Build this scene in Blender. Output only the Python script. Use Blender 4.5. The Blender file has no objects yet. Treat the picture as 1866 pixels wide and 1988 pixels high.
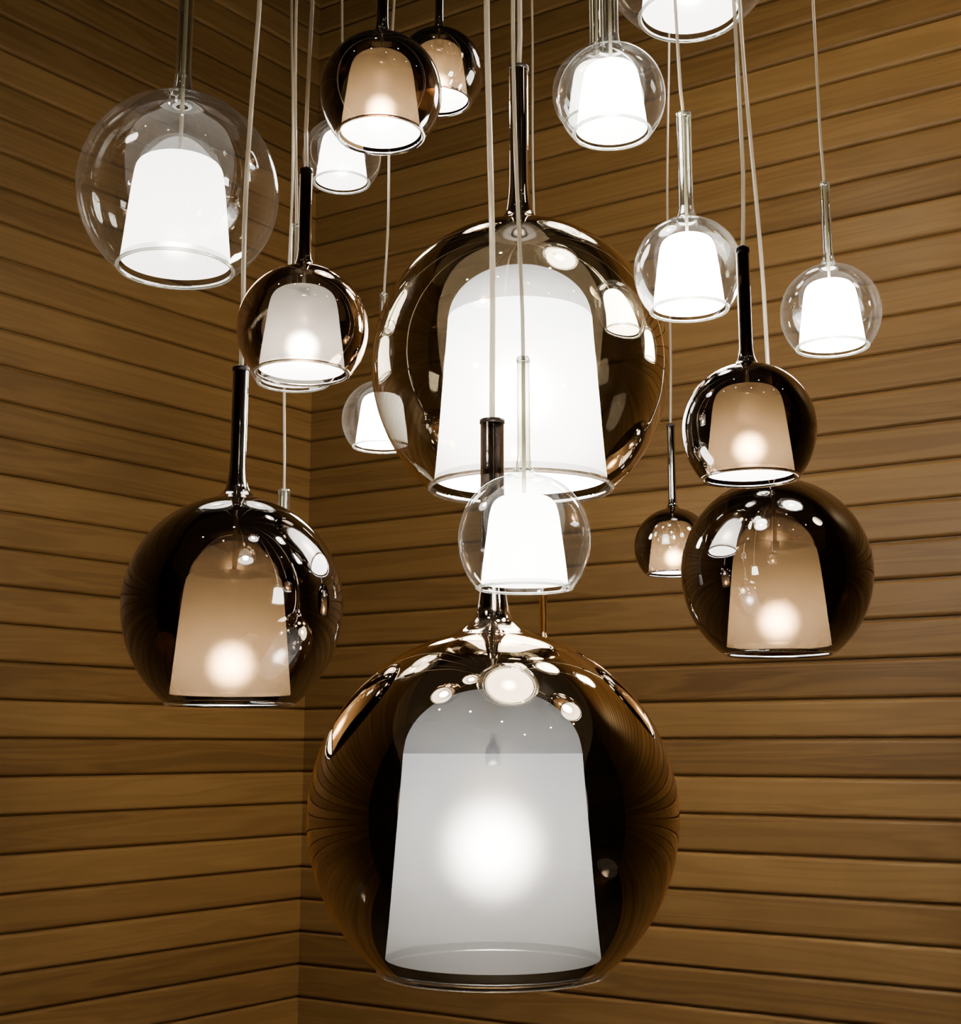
import bpy, bmesh, math, random
from mathutils import Vector
random.seed(4)
C = bpy.context.scene.collection
F = 2600.0; PITCH = math.radians(10.0); CX, CY = 933.0, 994.0
CAMZ = 1.5; CEIL = 4.0
cp, sp = math.cos(PITCH), math.sin(PITCH)

# ------------------------------------------------------------------ helpers
def at(px, py, d):
    u = (px-CX)/F*d; v = (CY-py)/F*d
    return Vector((u, d*cp - v*sp, CAMZ + d*sp + v*cp))
def z_at(Y, py):
    k = (CY-py)/F
    return CAMZ + Y*(k*cp+sp)/(cp-k*sp)
def depth(Y, z): return Y*cp + (z-CAMZ)*sp

def mesh_obj(name, bm, mat, parent=None, smooth=True):
    me = bpy.data.meshes.new(name)
    bmesh.ops.recalc_face_normals(bm, faces=bm.faces[:])
    bm.to_mesh(me); bm.free()
    if smooth:
        for p in me.polygons: p.use_smooth = True
    me.materials.append(mat)
    o = bpy.data.objects.new(name, me); C.objects.link(o)
    if parent: o.parent = parent
    return o

def lathe(prof, seg=56, closed=False):
    bm = bmesh.new(); rings = []
    for r, z in prof:
        if r < 1e-6: rings.append([bm.verts.new((0,0,z))])
        else: rings.append([bm.verts.new((r*math.cos(2*math.pi*i/seg), r*math.sin(2*math.pi*i/seg), z)) for i in range(seg)])
    pairs = list(zip(rings[:-1], rings[1:]))
    if closed: pairs.append((rings[-1], rings[0]))
    for a, b in pairs:
        for i in range(seg):
            j = (i+1) % seg
            if len(a) == 1 and len(b) == 1: continue
            if len(a) == 1: bm.faces.new((a[0], b[i], b[j]))
            elif len(b) == 1: bm.faces.new((a[i], a[j], b[0]))
            else: bm.faces.new((a[i], a[j], b[j], b[i]))
    return bm

def tube(pts, r, seg=10):
    bm = bmesh.new(); rings = []
    for p in pts:
        rings.append([bm.verts.new((p[0]+r*math.cos(2*math.pi*i/seg), p[1]+r*math.sin(2*math.pi*i/seg), p[2])) for i in range(seg)])
    for a, b in zip(rings[:-1], rings[1:]):
        for i in range(seg):
            j = (i+1) % seg
            bm.faces.new((a[i], a[j], b[j], b[i]))
    bm.faces.new(rings[0]); bm.faces.new(rings[-1])
    return bm

def smooth_prof(pts, n=6):
    out = []
    P = [pts[0]] + list(pts) + [pts[-1]]
    for i in range(1, len(P)-2):
        p0, p1, p2, p3 = P[i-1], P[i], P[i+1], P[i+2]
        for k in range(n):
            t = k/n
            q = []
            for a in (0, 1):
                q.append(.5*(2*p1[a] + (p2[a]-p0[a])*t + (2*p0[a]-5*p1[a]+4*p2[a]-p3[a])*t*t + (3*p1[a]-p0[a]-3*p2[a]+p3[a])*t**3))
            out.append((max(q[0], 0), q[1]))
    out.append(tuple(pts[-1]))
    return out

# ------------------------------------------------------------------ materials
def new_mat(name):
    m = bpy.data.materials.new(name); m.use_nodes = True
    nt = m.node_tree; nt.nodes.clear()
    out = nt.nodes.new('ShaderNodeOutputMaterial')
    return m, nt, out
def math_node(nt, op, a, b=None):
    n = nt.nodes.new('ShaderNodeMath'); n.operation = op
    for i, v in enumerate((a, b)):
        if v is None: continue
        if isinstance(v, (int, float)): n.inputs[i].default_value = v
        else: nt.links.new(v, n.inputs[i])
    return n.outputs[0]

def glass_mat(name, tint, rmin, rmax, power, rcol, back, haze=0.0, wobble=0.0, edge=1.0):
    """thin blown glass: tinted transmission that deepens where the wall is crossed at a slant, plus a mirror coat"""
    m, nt, out = new_mat(name)
    lw = nt.nodes.new('ShaderNodeLayerWeight'); lw.inputs['Blend'].default_value = .5
    p = math_node(nt, 'POWER', lw.outputs['Facing'], power)
    r = math_node(nt, 'ADD', math_node(nt, 'MULTIPLY', p, rmax-rmin), rmin)
    g = nt.nodes.new('ShaderNodeNewGeometry')
    bf = math_node(nt, 'SUBTRACT', 1.0, math_node(nt, 'MULTIPLY', g.outputs['Backfacing'], 1-back))
    fac = math_node(nt, 'MULTIPLY', r, bf)
    tr = nt.nodes.new('ShaderNodeBsdfTransparent'); tr.inputs[0].default_value = (*tint, 1)
    if edge < 1:
        mc = nt.nodes.new('ShaderNodeMix'); mc.data_type = 'RGBA'
        mc.inputs[6].default_value = (*tint, 1); mc.inputs[7].default_value = (*[t*edge for t in tint], 1)
        nt.links.new(math_node(nt, 'POWER', lw.outputs['Facing'], .8), mc.inputs[0])
        nt.links.new(mc.outputs[2], tr.inputs[0])
    gl = nt.nodes.new('ShaderNodeBsdfGlossy'); gl.inputs['Color'].default_value = (*rcol, 1); gl.inputs['Roughness'].default_value = 0.02
    if wobble:   # slight unevenness of blown glass
        tc = nt.nodes.new('ShaderNodeTexCoord')
        ns = nt.nodes.new('ShaderNodeTexNoise'); ns.inputs['Scale'].default_value = 3.2; ns.inputs['Detail'].default_value = 0
        nt.links.new(tc.outputs['Generated'], ns.inputs[0])
        bp = nt.nodes.new('ShaderNodeBump'); bp.inputs['Strength'].default_value = 1.0; bp.inputs['Distance'].default_value = wobble
        nt.links.new(ns.outputs[0], bp.inputs['Height']); nt.links.new(bp.outputs[0], gl.inputs['Normal'])
    base = tr.outputs[0]
    if haze:
        tl = nt.nodes.new('ShaderNodeBsdfTranslucent'); tl.inputs[0].default_value = (.9, .9, .85, 1)
        hz = nt.nodes.new('ShaderNodeMixShader')
        hf = math_node(nt, 'ADD', math_node(nt, 'MULTIPLY', math_node(nt, 'POWER', p, 2.0), haze*26), haze)
        nt.links.new(hf, hz.inputs[0])
        nt.links.new(base, hz.inputs[1]); nt.links.new(tl.outputs[0], hz.inputs[2]); base = hz.outputs[0]
    mx = nt.nodes.new('ShaderNodeMixShader')
    nt.links.new(fac, mx.inputs[0]); nt.links.new(base, mx.inputs[1]); nt.links.new(gl.outputs[0], mx.inputs[2])
    nt.links.new(mx.outputs[0], out.inputs[0])
    return m

def shade_mat(name, s_bot, s_top, c_bot, c_top, transp, inside=.45):  # bulb light on the shade is put into its emission, graded bottom to top
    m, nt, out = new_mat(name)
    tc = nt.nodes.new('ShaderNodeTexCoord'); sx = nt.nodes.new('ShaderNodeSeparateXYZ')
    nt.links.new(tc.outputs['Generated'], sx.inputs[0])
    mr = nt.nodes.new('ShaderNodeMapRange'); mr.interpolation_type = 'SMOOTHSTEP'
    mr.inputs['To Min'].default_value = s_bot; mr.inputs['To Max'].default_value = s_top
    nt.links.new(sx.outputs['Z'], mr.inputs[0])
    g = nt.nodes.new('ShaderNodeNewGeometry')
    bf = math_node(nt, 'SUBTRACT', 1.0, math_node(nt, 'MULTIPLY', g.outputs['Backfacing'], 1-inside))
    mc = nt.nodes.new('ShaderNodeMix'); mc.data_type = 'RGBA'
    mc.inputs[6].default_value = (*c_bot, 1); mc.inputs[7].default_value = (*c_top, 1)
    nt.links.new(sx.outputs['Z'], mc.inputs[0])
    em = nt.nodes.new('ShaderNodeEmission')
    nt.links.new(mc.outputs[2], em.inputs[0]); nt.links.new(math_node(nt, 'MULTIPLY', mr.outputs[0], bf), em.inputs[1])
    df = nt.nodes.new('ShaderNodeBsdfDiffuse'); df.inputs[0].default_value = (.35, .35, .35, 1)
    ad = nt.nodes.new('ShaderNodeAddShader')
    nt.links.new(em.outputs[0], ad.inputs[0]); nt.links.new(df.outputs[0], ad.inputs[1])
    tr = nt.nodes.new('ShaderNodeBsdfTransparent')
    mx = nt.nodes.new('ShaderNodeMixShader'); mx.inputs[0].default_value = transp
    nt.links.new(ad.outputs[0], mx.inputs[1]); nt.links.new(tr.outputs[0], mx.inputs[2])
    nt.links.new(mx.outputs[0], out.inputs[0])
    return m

def hot_spot_mat(name, s, col):  # soft hot spot painted as emission that fades towards the ball's outline
    m, nt, out = new_mat(name)
    lw = nt.nodes.new('ShaderNodeLayerWeight'); lw.inputs['Blend'].default_value = .5
    inv = math_node(nt, 'SUBTRACT', 1.0, lw.outputs['Facing'])
    st = math_node(nt, 'MULTIPLY', math_node(nt, 'POWER', inv, 10.0), s)
    em = nt.nodes.new('ShaderNodeEmission'); em.inputs[0].default_value = (*col, 1)
    nt.links.new(st, em.inputs[1])
    tr = nt.nodes.new('ShaderNodeBsdfTransparent')
    ad = nt.nodes.new('ShaderNodeAddShader')
    nt.links.new(em.outputs[0], ad.inputs[0]); nt.links.new(tr.outputs[0], ad.inputs[1])
    nt.links.new(ad.outputs[0], out.inputs[0])
    m.cycles.emission_sampling = 'NONE'
    return m

def plain_mat(name, col, rough=.5, metal=0.0):
    m, nt, out = new_mat(name)
    b = nt.nodes.new('ShaderNodeBsdfPrincipled')
    n = nt.nodes.new('ShaderNodeTexNoise'); n.inputs['Scale'].default_value = 30
    mc = nt.nodes.new('ShaderNodeMix'); mc.data_type = 'RGBA'
    mc.inputs[6].default_value = (*[c*.85 for c in col], 1); mc.inputs[7].default_value = (*col, 1)
    nt.links.new(n.outputs[0], mc.inputs[0]); nt.links.new(mc.outputs[2], b.inputs['Base Color'])
    b.inputs['Roughness'].default_value = rough; b.inputs['Metallic'].default_value = metal
    nt.links.new(b.outputs[0], out.inputs[0])
    return m

def cord_mat(name):
    m, nt, out = new_mat(name)
    df = nt.nodes.new('ShaderNodeBsdfDiffuse'); df.inputs[0].default_value = (.80, .69, .54, 1)
    tl = nt.nodes.new('ShaderNodeBsdfTranslucent'); tl.inputs[0].default_value = (.80, .71, .58, 1)
    gl = nt.nodes.new('ShaderNodeBsdfGlossy'); gl.inputs['Roughness'].default_value = .12
    tr = nt.nodes.new('ShaderNodeBsdfTransparent'); tr.inputs[0].default_value = (.95, .92, .85, 1)
    def mix(f, x, y):
        n = nt.nodes.new('ShaderNodeMixShader'); n.inputs[0].default_value = f
        nt.links.new(x, n.inputs[1]); nt.links.new(y, n.inputs[2]); return n.outputs[0]
    s = mix(.22, mix(.25, mix(.5, df.outputs[0], tl.outputs[0]), gl.outputs[0]), tr.outputs[0])
    nt.links.new(s, out.inputs[0])
    return m

PITCHW = .08
def wood_mat(name):
    m, nt, out = new_mat(name)
    L = nt.links.new
    tc = nt.nodes.new('ShaderNodeTexCoord'); sx = nt.nodes.new('ShaderNodeSeparateXYZ')
    L(tc.outputs['Object'], sx.inputs[0])
    idx = math_node(nt, 'FLOOR', math_node(nt, 'DIVIDE', sx.outputs['Z'], PITCHW))
    wn = nt.nodes.new('ShaderNodeTexWhiteNoise'); wn.noise_dimensions = '1D'; L(idx, wn.inputs['W'])
    cb = nt.nodes.new('ShaderNodeCombineXYZ')
    L(math_node(nt, 'ADD', math_node(nt, 'MULTIPLY', sx.outputs['X'], .8), math_node(nt, 'MULTIPLY', wn.outputs[0], 37.0)), cb.inputs[0])
    L(math_node(nt, 'MULTIPLY', sx.outputs['Y'], 6.0), cb.inputs[1])
    L(math_node(nt, 'ADD', math_node(nt, 'MULTIPLY', sx.outputs['Z'], 15.0), math_node(nt, 'MULTIPLY', idx, 3.7)), cb.inputs[2])
    n1 = nt.nodes.new('ShaderNodeTexNoise'); n1.inputs['Scale'].default_value = 1.3; n1.inputs['Detail'].default_value = 3; n1.inputs['Distortion'].default_value = .8
    L(cb.outputs[0], n1.inputs[0])
    wv = math_node(nt, 'SINE', math_node(nt, 'MULTIPLY', n1.outputs[0], 40.0))
    g = math_node(nt, 'ADD', math_node(nt, 'MULTIPLY', wv, .075), math_node(nt, 'ADD', math_node(nt, 'MULTIPLY', n1.outputs[0], .45), math_node(nt, 'MULTIPLY', wn.outputs[0], .36)))
    cr = nt.nodes.new('ShaderNodeValToRGB')
    e = cr.color_ramp.elements
    e[0].position = .05; e[0].color = (.165, .085, .025, 1)
    e[1].position = .90; e[1].color = (.43, .252, .084, 1)
    k = e.new(.45); k.color = (.290, .161, .051, 1)
    L(g, cr.inputs[0])
    b = nt.nodes.new('ShaderNodeBsdfPrincipled'); b.inputs['Roughness'].default_value = .42
    b.inputs['Specular IOR Level'].default_value = .35
    L(cr.outputs[0], b.inputs['Base Color'])
    bp = nt.nodes.new('ShaderNodeBump'); bp.inputs['Strength'].default_value = .05; bp.inputs['Distance'].default_value = .002
    L(n1.outputs[0], bp.inputs['Height']); L(bp.outputs[0], b.inputs['Normal'])
    L(b.outputs[0], out.inputs[0])
    return m

WOOD = wood_mat('pine_planks')
G = {
 'clear':  glass_mat('clear_glass', (.97,.975,.95), .13, .97, 2.6, (1,1,1), .8, .003, 0),
 'smoke':  glass_mat('smoked_glass', (.145,.086,.041), .20, .8, 2.8, (1,.93,.90), .4, 0, .002, .06),
 'bronze': glass_mat('mirrored_bronze_glass', (.21,.203,.195), .42, .97, 1.6, (1,.80,.56), .35, 0, 0, .3),
 'pale':   glass_mat('pale_mirrored_glass', (.62,.59,.54), .36, .97, 1.5, (1,.85,.64), .3, 0, 0, .14),  # strong side darkening also stands in for dark reflections beside the shade
 'copper': glass_mat('mirrored_copper_glass', (.36,.315,.26), .34, .97, 1.6, (1,.76,.54), .35, 0, .002, .3),
}
NECK = {
 'clear': glass_mat('clear_glass_neck', (.80,.82,.72), .18, 1.0, 1.4, (1,1,1), .9, .009),
 'smoke': glass_mat('smoked_glass_neck', (.07,.045,.03), .24, .97, 1.3, (1,.95,.9), .6),
 'bronze': glass_mat('bronze_glass_neck', (.12,.10,.09), .32, .98, 1.3, (1,.86,.7), .6),
 'pale': glass_mat('pale_bronze_glass_neck', (.13,.10,.08), .32, .98, 1.3, (1,.86,.7), .6),
 'copper': glass_mat('copper_glass_neck', (.10,.065,.05), .28, .98, 1.3, (1,.8,.62), .6),
 'amber': glass_mat('amber_glass_neck', (.75,.52,.20), .25, .97, 1.4, (1,.8,.5), .8, .03),
}
G['amber'] = G['copper']
RIM = {k: glass_mat(k+'_glass_rim', t, .35, .9, 1.5, (1,1,1), 1.0, hz) for k, t, hz in
       (('clear', (.85,.88,.84), .04), ('smoke', (.2,.13,.08), .01), ('bronze', (.4,.35,.3), .01), ('pale', (.45,.4,.35), .01), ('copper', (.4,.33,.26), .01))}
RIM['amber'] = RIM['copper']
DOME = {  # domes emit a little, standing in for bulb light caught in the glass
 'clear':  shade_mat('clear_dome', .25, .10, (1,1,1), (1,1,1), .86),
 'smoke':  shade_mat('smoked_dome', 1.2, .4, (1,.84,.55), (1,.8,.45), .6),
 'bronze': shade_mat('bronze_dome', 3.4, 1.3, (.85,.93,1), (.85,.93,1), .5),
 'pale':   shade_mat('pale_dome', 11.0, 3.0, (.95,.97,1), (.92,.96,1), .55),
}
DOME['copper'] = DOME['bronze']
CORD = cord_mat('cream_cord')
SOCKET = plain_mat('grey_metal_socket', (.5,.5,.5), .35, .8)
CAPM = {'clear': RIM['clear'], 'smoke': plain_mat('dark_cap', (.03,.02,.02), .3),
        'bronze': plain_mat('bronze_cap', (.06,.045,.035), .3), 'copper': plain_mat('copper_cap', (.07,.035,.025), .3)}
CAPM['pale'] = CAPM['bronze']; CAPM['amber'] = CAPM['copper']
_shade = {}
def get_shade(kind, s):
    if (kind, s) not in _shade:
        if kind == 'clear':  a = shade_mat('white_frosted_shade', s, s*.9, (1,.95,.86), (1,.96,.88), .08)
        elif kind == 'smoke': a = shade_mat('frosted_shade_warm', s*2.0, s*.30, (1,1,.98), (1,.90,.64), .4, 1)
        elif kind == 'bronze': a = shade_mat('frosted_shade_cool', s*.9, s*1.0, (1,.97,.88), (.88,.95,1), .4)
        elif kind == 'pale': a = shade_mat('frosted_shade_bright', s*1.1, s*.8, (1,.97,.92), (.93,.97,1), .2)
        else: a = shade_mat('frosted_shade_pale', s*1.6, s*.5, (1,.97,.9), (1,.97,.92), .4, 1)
        b = hot_spot_mat('bulb_hot_spot', {'clear': s*1.2, 'pale': s*4, 'bronze': s*24}.get(kind, s*85), (1,.93,.82))
        _shade[(kind, s)] = (a, b)
    return _shade[(kind, s)]

# ------------------------------------------------------------------ setting
corner = at(600, 1000, 3.6); corner.z = 0
def plank_wall(name, dirv, length, sgn):
    ang = math.atan2(dirv.y, dirv.x)
    prof = []
    n = int(CEIL/PITCHW)
    gap, dep, rad = .004, .011, .0075
    for i in range(n+1):
        z0 = i*PITCHW; z1 = min(z0+PITCHW, CEIL)
        a, b = z0+gap/2, z1-gap/2
        if b - a < .03: break
        prof += [(-dep, z0), (-dep, a)]
        for k in range(5):
            t = math.pi/2*k/4
            prof.append((-rad*(1-math.sin(t)), a + rad*(1-math.cos(t))))
        for k in range(5):
            t = math.pi/2*k/4
            prof.append((-rad*(1-math.cos(t)), b - rad*(1-math.sin(t))))
        prof += [(-dep, b)]
    prof.append((-dep, CEIL)); prof.append((-.06, CEIL)); prof.append((-.06, 0))
    bm = bmesh.new()
    A = [bm.verts.new((-.03, y*sgn, z)) for y, z in prof]
    B = [bm.verts.new((length, y*sgn, z)) for y, z in prof]
    m = len(prof)
    for i in range(m):
        j = (i+1) % m
        bm.faces.new((A[i], A[j], B[j], B[i]))
    bm.faces.new(A); bm.faces.new(B)
    o = mesh_obj(name, bm, WOOD, smooth=False)
    o.location = corner; o.rotation_euler = (0, 0, ang)
    o['kind'] = 'structure'
    return o
aL, aR = math.radians(38), math.radians(58)
dirL = Vector((-math.sin(aL), -math.cos(aL), 0)); dirR = Vector((math.sin(aR), -math.cos(aR), 0))
plank_wall('wall_left', dirL, 3.3, 1)
plank_wall('wall_right', dirR, 4.6, -1)
def slab(name, z, t, mat):
    bm = bmesh.new()
    p = [corner, corner+dirR*4.6, corner+dirR*4.6+dirL*3.3, corner+dirL*3.3]
    lo = [bm.verts.new((q.x, q.y, z)) for q in p]; hi = [bm.verts.new((q.x, q.y, z+t)) for q in p]
    bm.faces.new(lo); bm.faces.new(hi)
    for i in range(4): bm.faces.new((lo[i], lo[(i+1)%4], hi[(i+1)%4], hi[i]))
    o = mesh_obj(name, bm, mat, smooth=False); o['kind'] = 'structure'
slab('floor', -.05, .05, plain_mat('dark_floor', (.02,.016,.012), .5))
slab('ceiling', CEIL, .05, plain_mat('dark_ceiling', (.03,.022,.016), .8))

# small out-of-view ceiling downlights, added so the globes have lights to reflect
def lens_mat():
    m, nt, out = new_mat('added_downlight_lens')
    em = nt.nodes.new('ShaderNodeEmission'); em.inputs[0].default_value = (1, .9, .75, 1); em.inputs[1].default_value = 60
    nt.links.new(em.outputs[0], out.inputs[0]); return m
LENS = lens_mat(); TRIM = plain_mat('white_trim', (.6,.6,.58), .5)
for x, y in ((-1.3,.75),(-.55,.35),(.25,-.1),(1.0,-.55),(1.7,.1),(2.3,.75),(.7,.75),(-.3,1.3)):
    r = bpy.data.objects.new('added_ceiling_light', None); C.objects.link(r); r.location = (x, y, CEIL); r.empty_display_size = .03
    r['label'] = 'small round ceiling downlight with white trim ring, added out of view for reflections'; r['category'] = 'ceiling light'; r['group'] = 'added downlights for reflections'
    mesh_obj('trim_ring', lathe([(.024,0),(.038,0),(.036,-.008),(.026,-.010)], 32, True), TRIM, r)
    mesh_obj('lens', lathe([(0,-.007),(.014,-.0065),(.024,-.004),(.024,-.001),(0,-.001)], 24), LENS, r)
# added warm spot, out of view, to brighten the middle of the right wall
sl = bpy.data.lights.new('added_wall_spot', 'SPOT'); so = bpy.data.objects.new('added_wall_spot', sl); C.objects.link(so)
sl.energy = 170; sl.color = (1, .80, .50); sl.spot_size = math.radians(58); sl.spot_blend = 1.0; sl.shadow_soft_size = .25
so.location = (2.1, .9, 3.8)
so.rotation_euler = (Vector((.80, 2.80, 2.35)) - so.location).to_track_quat('-Z', 'Y').to_euler()

# ------------------------------------------------------------------ lamps
SPEC = {
 'L': dict(D=.42, cut=-.795, neck=.068, sb=.585, frost=[(.572,-.735),(.55,-.5),(.52,-.1),(.50,.15),(.488,.33)], dome=[(.488,.33),(.465,.43),(.40,.53),(.29,.615),(.15,.665),(.03,.68)], bulb=-.17, br=.42, stemz=.36),
 'M': dict(D=.28, cut=-.82, neck=.075, sb=.545, frost=[(.54,-.74),(.515,-.5),(.475,-.1),(.44,.18),(.415,.255),(.385,.28)], dome=[(.41,.27),(.37,.38),(.26,.50),(.12,.57),(.03,.58)], bulb=-.50, br=.32, stemz=.30),
 'S': dict(D=.14, cut=-.69, neck=.10, sb=.665, frost=[(.65,-.62),(.62,-.35),(.565,.05),(.525,.35),(.47,.53),(.36,.62),(.18,.65),(.03,.655)], dome=None, bulb=-.28, br=.37, stemz=.62),
}
GROUPS = {'clear': 'clear glass pendant lamps', 'smoke': 'smoked glass pendant lamps', 'bronze': 'mirrored bronze pendant lamps', 'pale': 'mirrored bronze pendant lamps', 'copper': 'mirrored bronze pendant lamps', 'amber': 'mirrored bronze pendant lamps'}
def lamp(size, kind, cx, cy, dpx, neck_y, strength, label, cord_x0=None, st=1.0, D=None, neck=None):
    S = SPEC[size]; D = D or S['D']; R = D/2
    d = F*D/dpx
    c = at(cx, cy, d)
    seg = {'L': 96, 'M': 72, 'S': 56}[size]
    zb = c.z + S['cut']*R*st
    root = bpy.data.objects.new('pendant_lamp', None); C.objects.link(root)
    root.empty_display_size = .03
    root.location = (c.x, c.y, zb)
    root['label'] = label; root['category'] = 'pendant lamp'
    root['group'] = GROUPS[kind]
    o0 = -S['cut']*R*st
    Z = lambda k: o0 + k*R*(st if k < 0 else 1)
    t0 = math.asin(S['cut']); t1 = math.acos(.26)
    prof = [(R*math.cos(t0+(t1-t0)*i/44), Z(math.sin(t0+(t1-t0)*i/44))) for i in range(45)]
    mesh_obj('glass_globe', lathe(prof, seg), G[kind], root)
    nt_z = z_at(c.y, neck_y) - zb
    nr = (neck or S['neck'])*R
    fl = [(.26*R, Z(math.sin(t1))), (max(.185*R, nr*1.4), Z(1.0)), (nr+.04*R, Z(1.07)), (nr+.012*R, Z(1.18)), (nr, Z(1.36)), (nr, (Z(1.36)+nt_z)/2), (nr, nt_z)]
    mesh_obj('glass_neck', lathe(smooth_prof(fl, 5), 32), NECK[kind], root)
    mesh_obj('neck_cap', lathe([(.003, nt_z-.002), (nr*1.06, nt_z-.002), (nr*1.06, nt_z+.003), (.003, nt_z+.006)], 24), CAPM[kind], root)
    rc = R*math.cos(t0); h = .018*R
    mesh_obj('rim', lathe([(S['sb']*R, h), (rc+.004*R, h), (rc+.014*R, 0), (rc, -h), (S['sb']*R+.01*R, -h*.8)], seg, True), RIM[kind], root)
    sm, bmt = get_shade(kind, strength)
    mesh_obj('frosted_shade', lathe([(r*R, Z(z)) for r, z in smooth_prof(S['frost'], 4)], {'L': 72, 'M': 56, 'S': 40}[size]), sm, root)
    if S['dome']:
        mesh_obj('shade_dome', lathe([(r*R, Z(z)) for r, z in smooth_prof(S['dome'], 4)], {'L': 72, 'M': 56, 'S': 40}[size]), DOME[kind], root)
    sr = max(.035*R, .006)
    zs = Z(S['stemz'])
    bz = Z(S['bulb']); br = S['br']*R
    bz = max(bz, br*.9)
    mesh_obj('socket', lathe([(0, zs+.02*R), (sr, zs+.02*R), (sr*1.15, zs-.02*R), (sr*1.15, zs-.09*R), (0, zs-.09*R)], 20), SOCKET, root)
    mesh_obj('bulb', lathe([(br*math.sin(math.pi*i/24), bz-br*math.cos(math.pi*i/24)) for i in range(25)], 40), bmt, root)  # oversized glow ball that draws the bulb's hot spot through the shade
    top = CEIL - zb
    drift = 0.0
    zt = z_at(c.y, 0)
    if cord_x0 is not None:
        drift = (cord_x0-CX)/F*depth(c.y, zt) - c.x
    ph = random.random()*6; amp = random.uniform(.002, .0042)
    pts = []
    n = 44
    for i in range(n+1):
        z = zs + (top-zs)*i/n
        a = max(0.0, min(1.0, (z-nt_z)/max(.05, zt-zb-nt_z))) if zt-zb > nt_z else 0
        w = amp*math.sin(ph+z*8)*min(1, a*4)
        pts.append((drift*a + w, .5*w, z))
    mesh_obj('cord', tube(pts, {'L': .0036, 'M': .0032, 'S': .0022}[size]), CORD, root)
    return root

K = 20
lamp('L','bronze', 957,1583,718, 820, 9.5, 'largest mirrored bronze globe pendant, lowest in the cluster at front centre', 948)
lamp('L','pale', 1010,712,576, 135, 36, 'large mirrored globe pendant at the centre with a blazing white shade', st=1.05)
lamp('S','clear', 1018,1045,258, 700, K, 'small clear pendant hanging directly above the largest lowest globe', 998, st=1.1)
lamp('M','smoke', 453,1174,425, 718, 3.9, 'medium smoked globe pendant at lower left, bulb glowing through its frosted shade', 501, st=1.1)
lamp('M','clear', 347,372,385, -60, 9, 'medium clear globe pendant at upper left with white shade inside', D=.31, neck=.08)
lamp('S','copper', 588,640,254, 335, 4.4, 'small copper tinted globe pendant left of the large central globe', 605)
lamp('S','clear', 570,680,190, 440, 8, 'small clear pendant almost hidden behind the small copper tinted globe', 577)
lamp('S','clear', 546,1185,165, 955, .2, 'small pendant behind the smoked lower left globe, clear neck sticking out beside it', 570, neck=.14)
lamp('S','smoke', 740,182,236, -60, 4.4, 'front one of the two overlapping small smoked pendants at the top', st=1.06)
lamp('S','smoke', 852,142,174, -60, 4.5, 'rear one of the two overlapping small smoked pendants at the top')
lamp('S','clear', 664,305,152, 130, 14, 'small clear pendant with glaring white shade below the two smoked top pendants', 668)
lamp('S','clear', 1187,190,210, -60, 30, 'front one of the two overlapping small clear pendants at the top', neck=.15)
lamp('S','clear', 1160,180,176, -60, 12, 'rear one of the two overlapping small clear pendants, nearly covered', neck=.15)
lamp('M','clear', 1336,-98,340, -420, 14, 'medium clear globe pendant cut off by the top edge of the photo', D=.31)
lamp('S','clear', 1336,525,210, 225, 46, 'small clear pendant close to the right of the large central globe', 1310, st=1.1, neck=.135)
lamp('S','clear', 1613,607,192, 360, 46, 'rightmost small clear pendant hanging alone before the plank wall', 1577, st=1.05)
lamp('S','smoke', 1454,832,258, 488, 4.4, 'small smoked pendant at right, directly above the medium smoked globe', 1428, st=1.1)
lamp('M','smoke', 1507,1110,366, 720, 3.9, 'medium smoked globe pendant at right, hanging under a small smoked one', 1438, st=1.06)
lamp('S','smoke', 1308,1062,152, 828, 4.4, 'smallest smoked pendant, peeking out left of the medium smoked globe at right', 1296)
lamp('S','clear', 742,815,156, 574, 46, 'small clear pendant peeking out from behind the left of the large central globe', 768)
lamp('S','amber', 1056,1320,150, 1060, .6, 'small tinted pendant behind the largest lowest globe, only its neck showing above it', 1030)

# ------------------------------------------------------------------ world and camera
w = bpy.data.worlds.new('dark_room'); bpy.context.scene.world = w; w.use_nodes = True
w.node_tree.nodes['Background'].inputs[0].default_value = (1, .8, .6, 1)
w.node_tree.nodes['Background'].inputs[1].default_value = .003
cam = bpy.data.cameras.new('camera'); co = bpy.data.objects.new('camera', cam); C.objects.link(co)
cam.sensor_fit = 'HORIZONTAL'; cam.sensor_width = 36; cam.lens = 36*F/1866
cam.clip_start = .02
co.location = (0, 0, CAMZ); co.rotation_euler = (math.pi/2+PITCH, 0, 0)
bpy.context.scene.camera = co
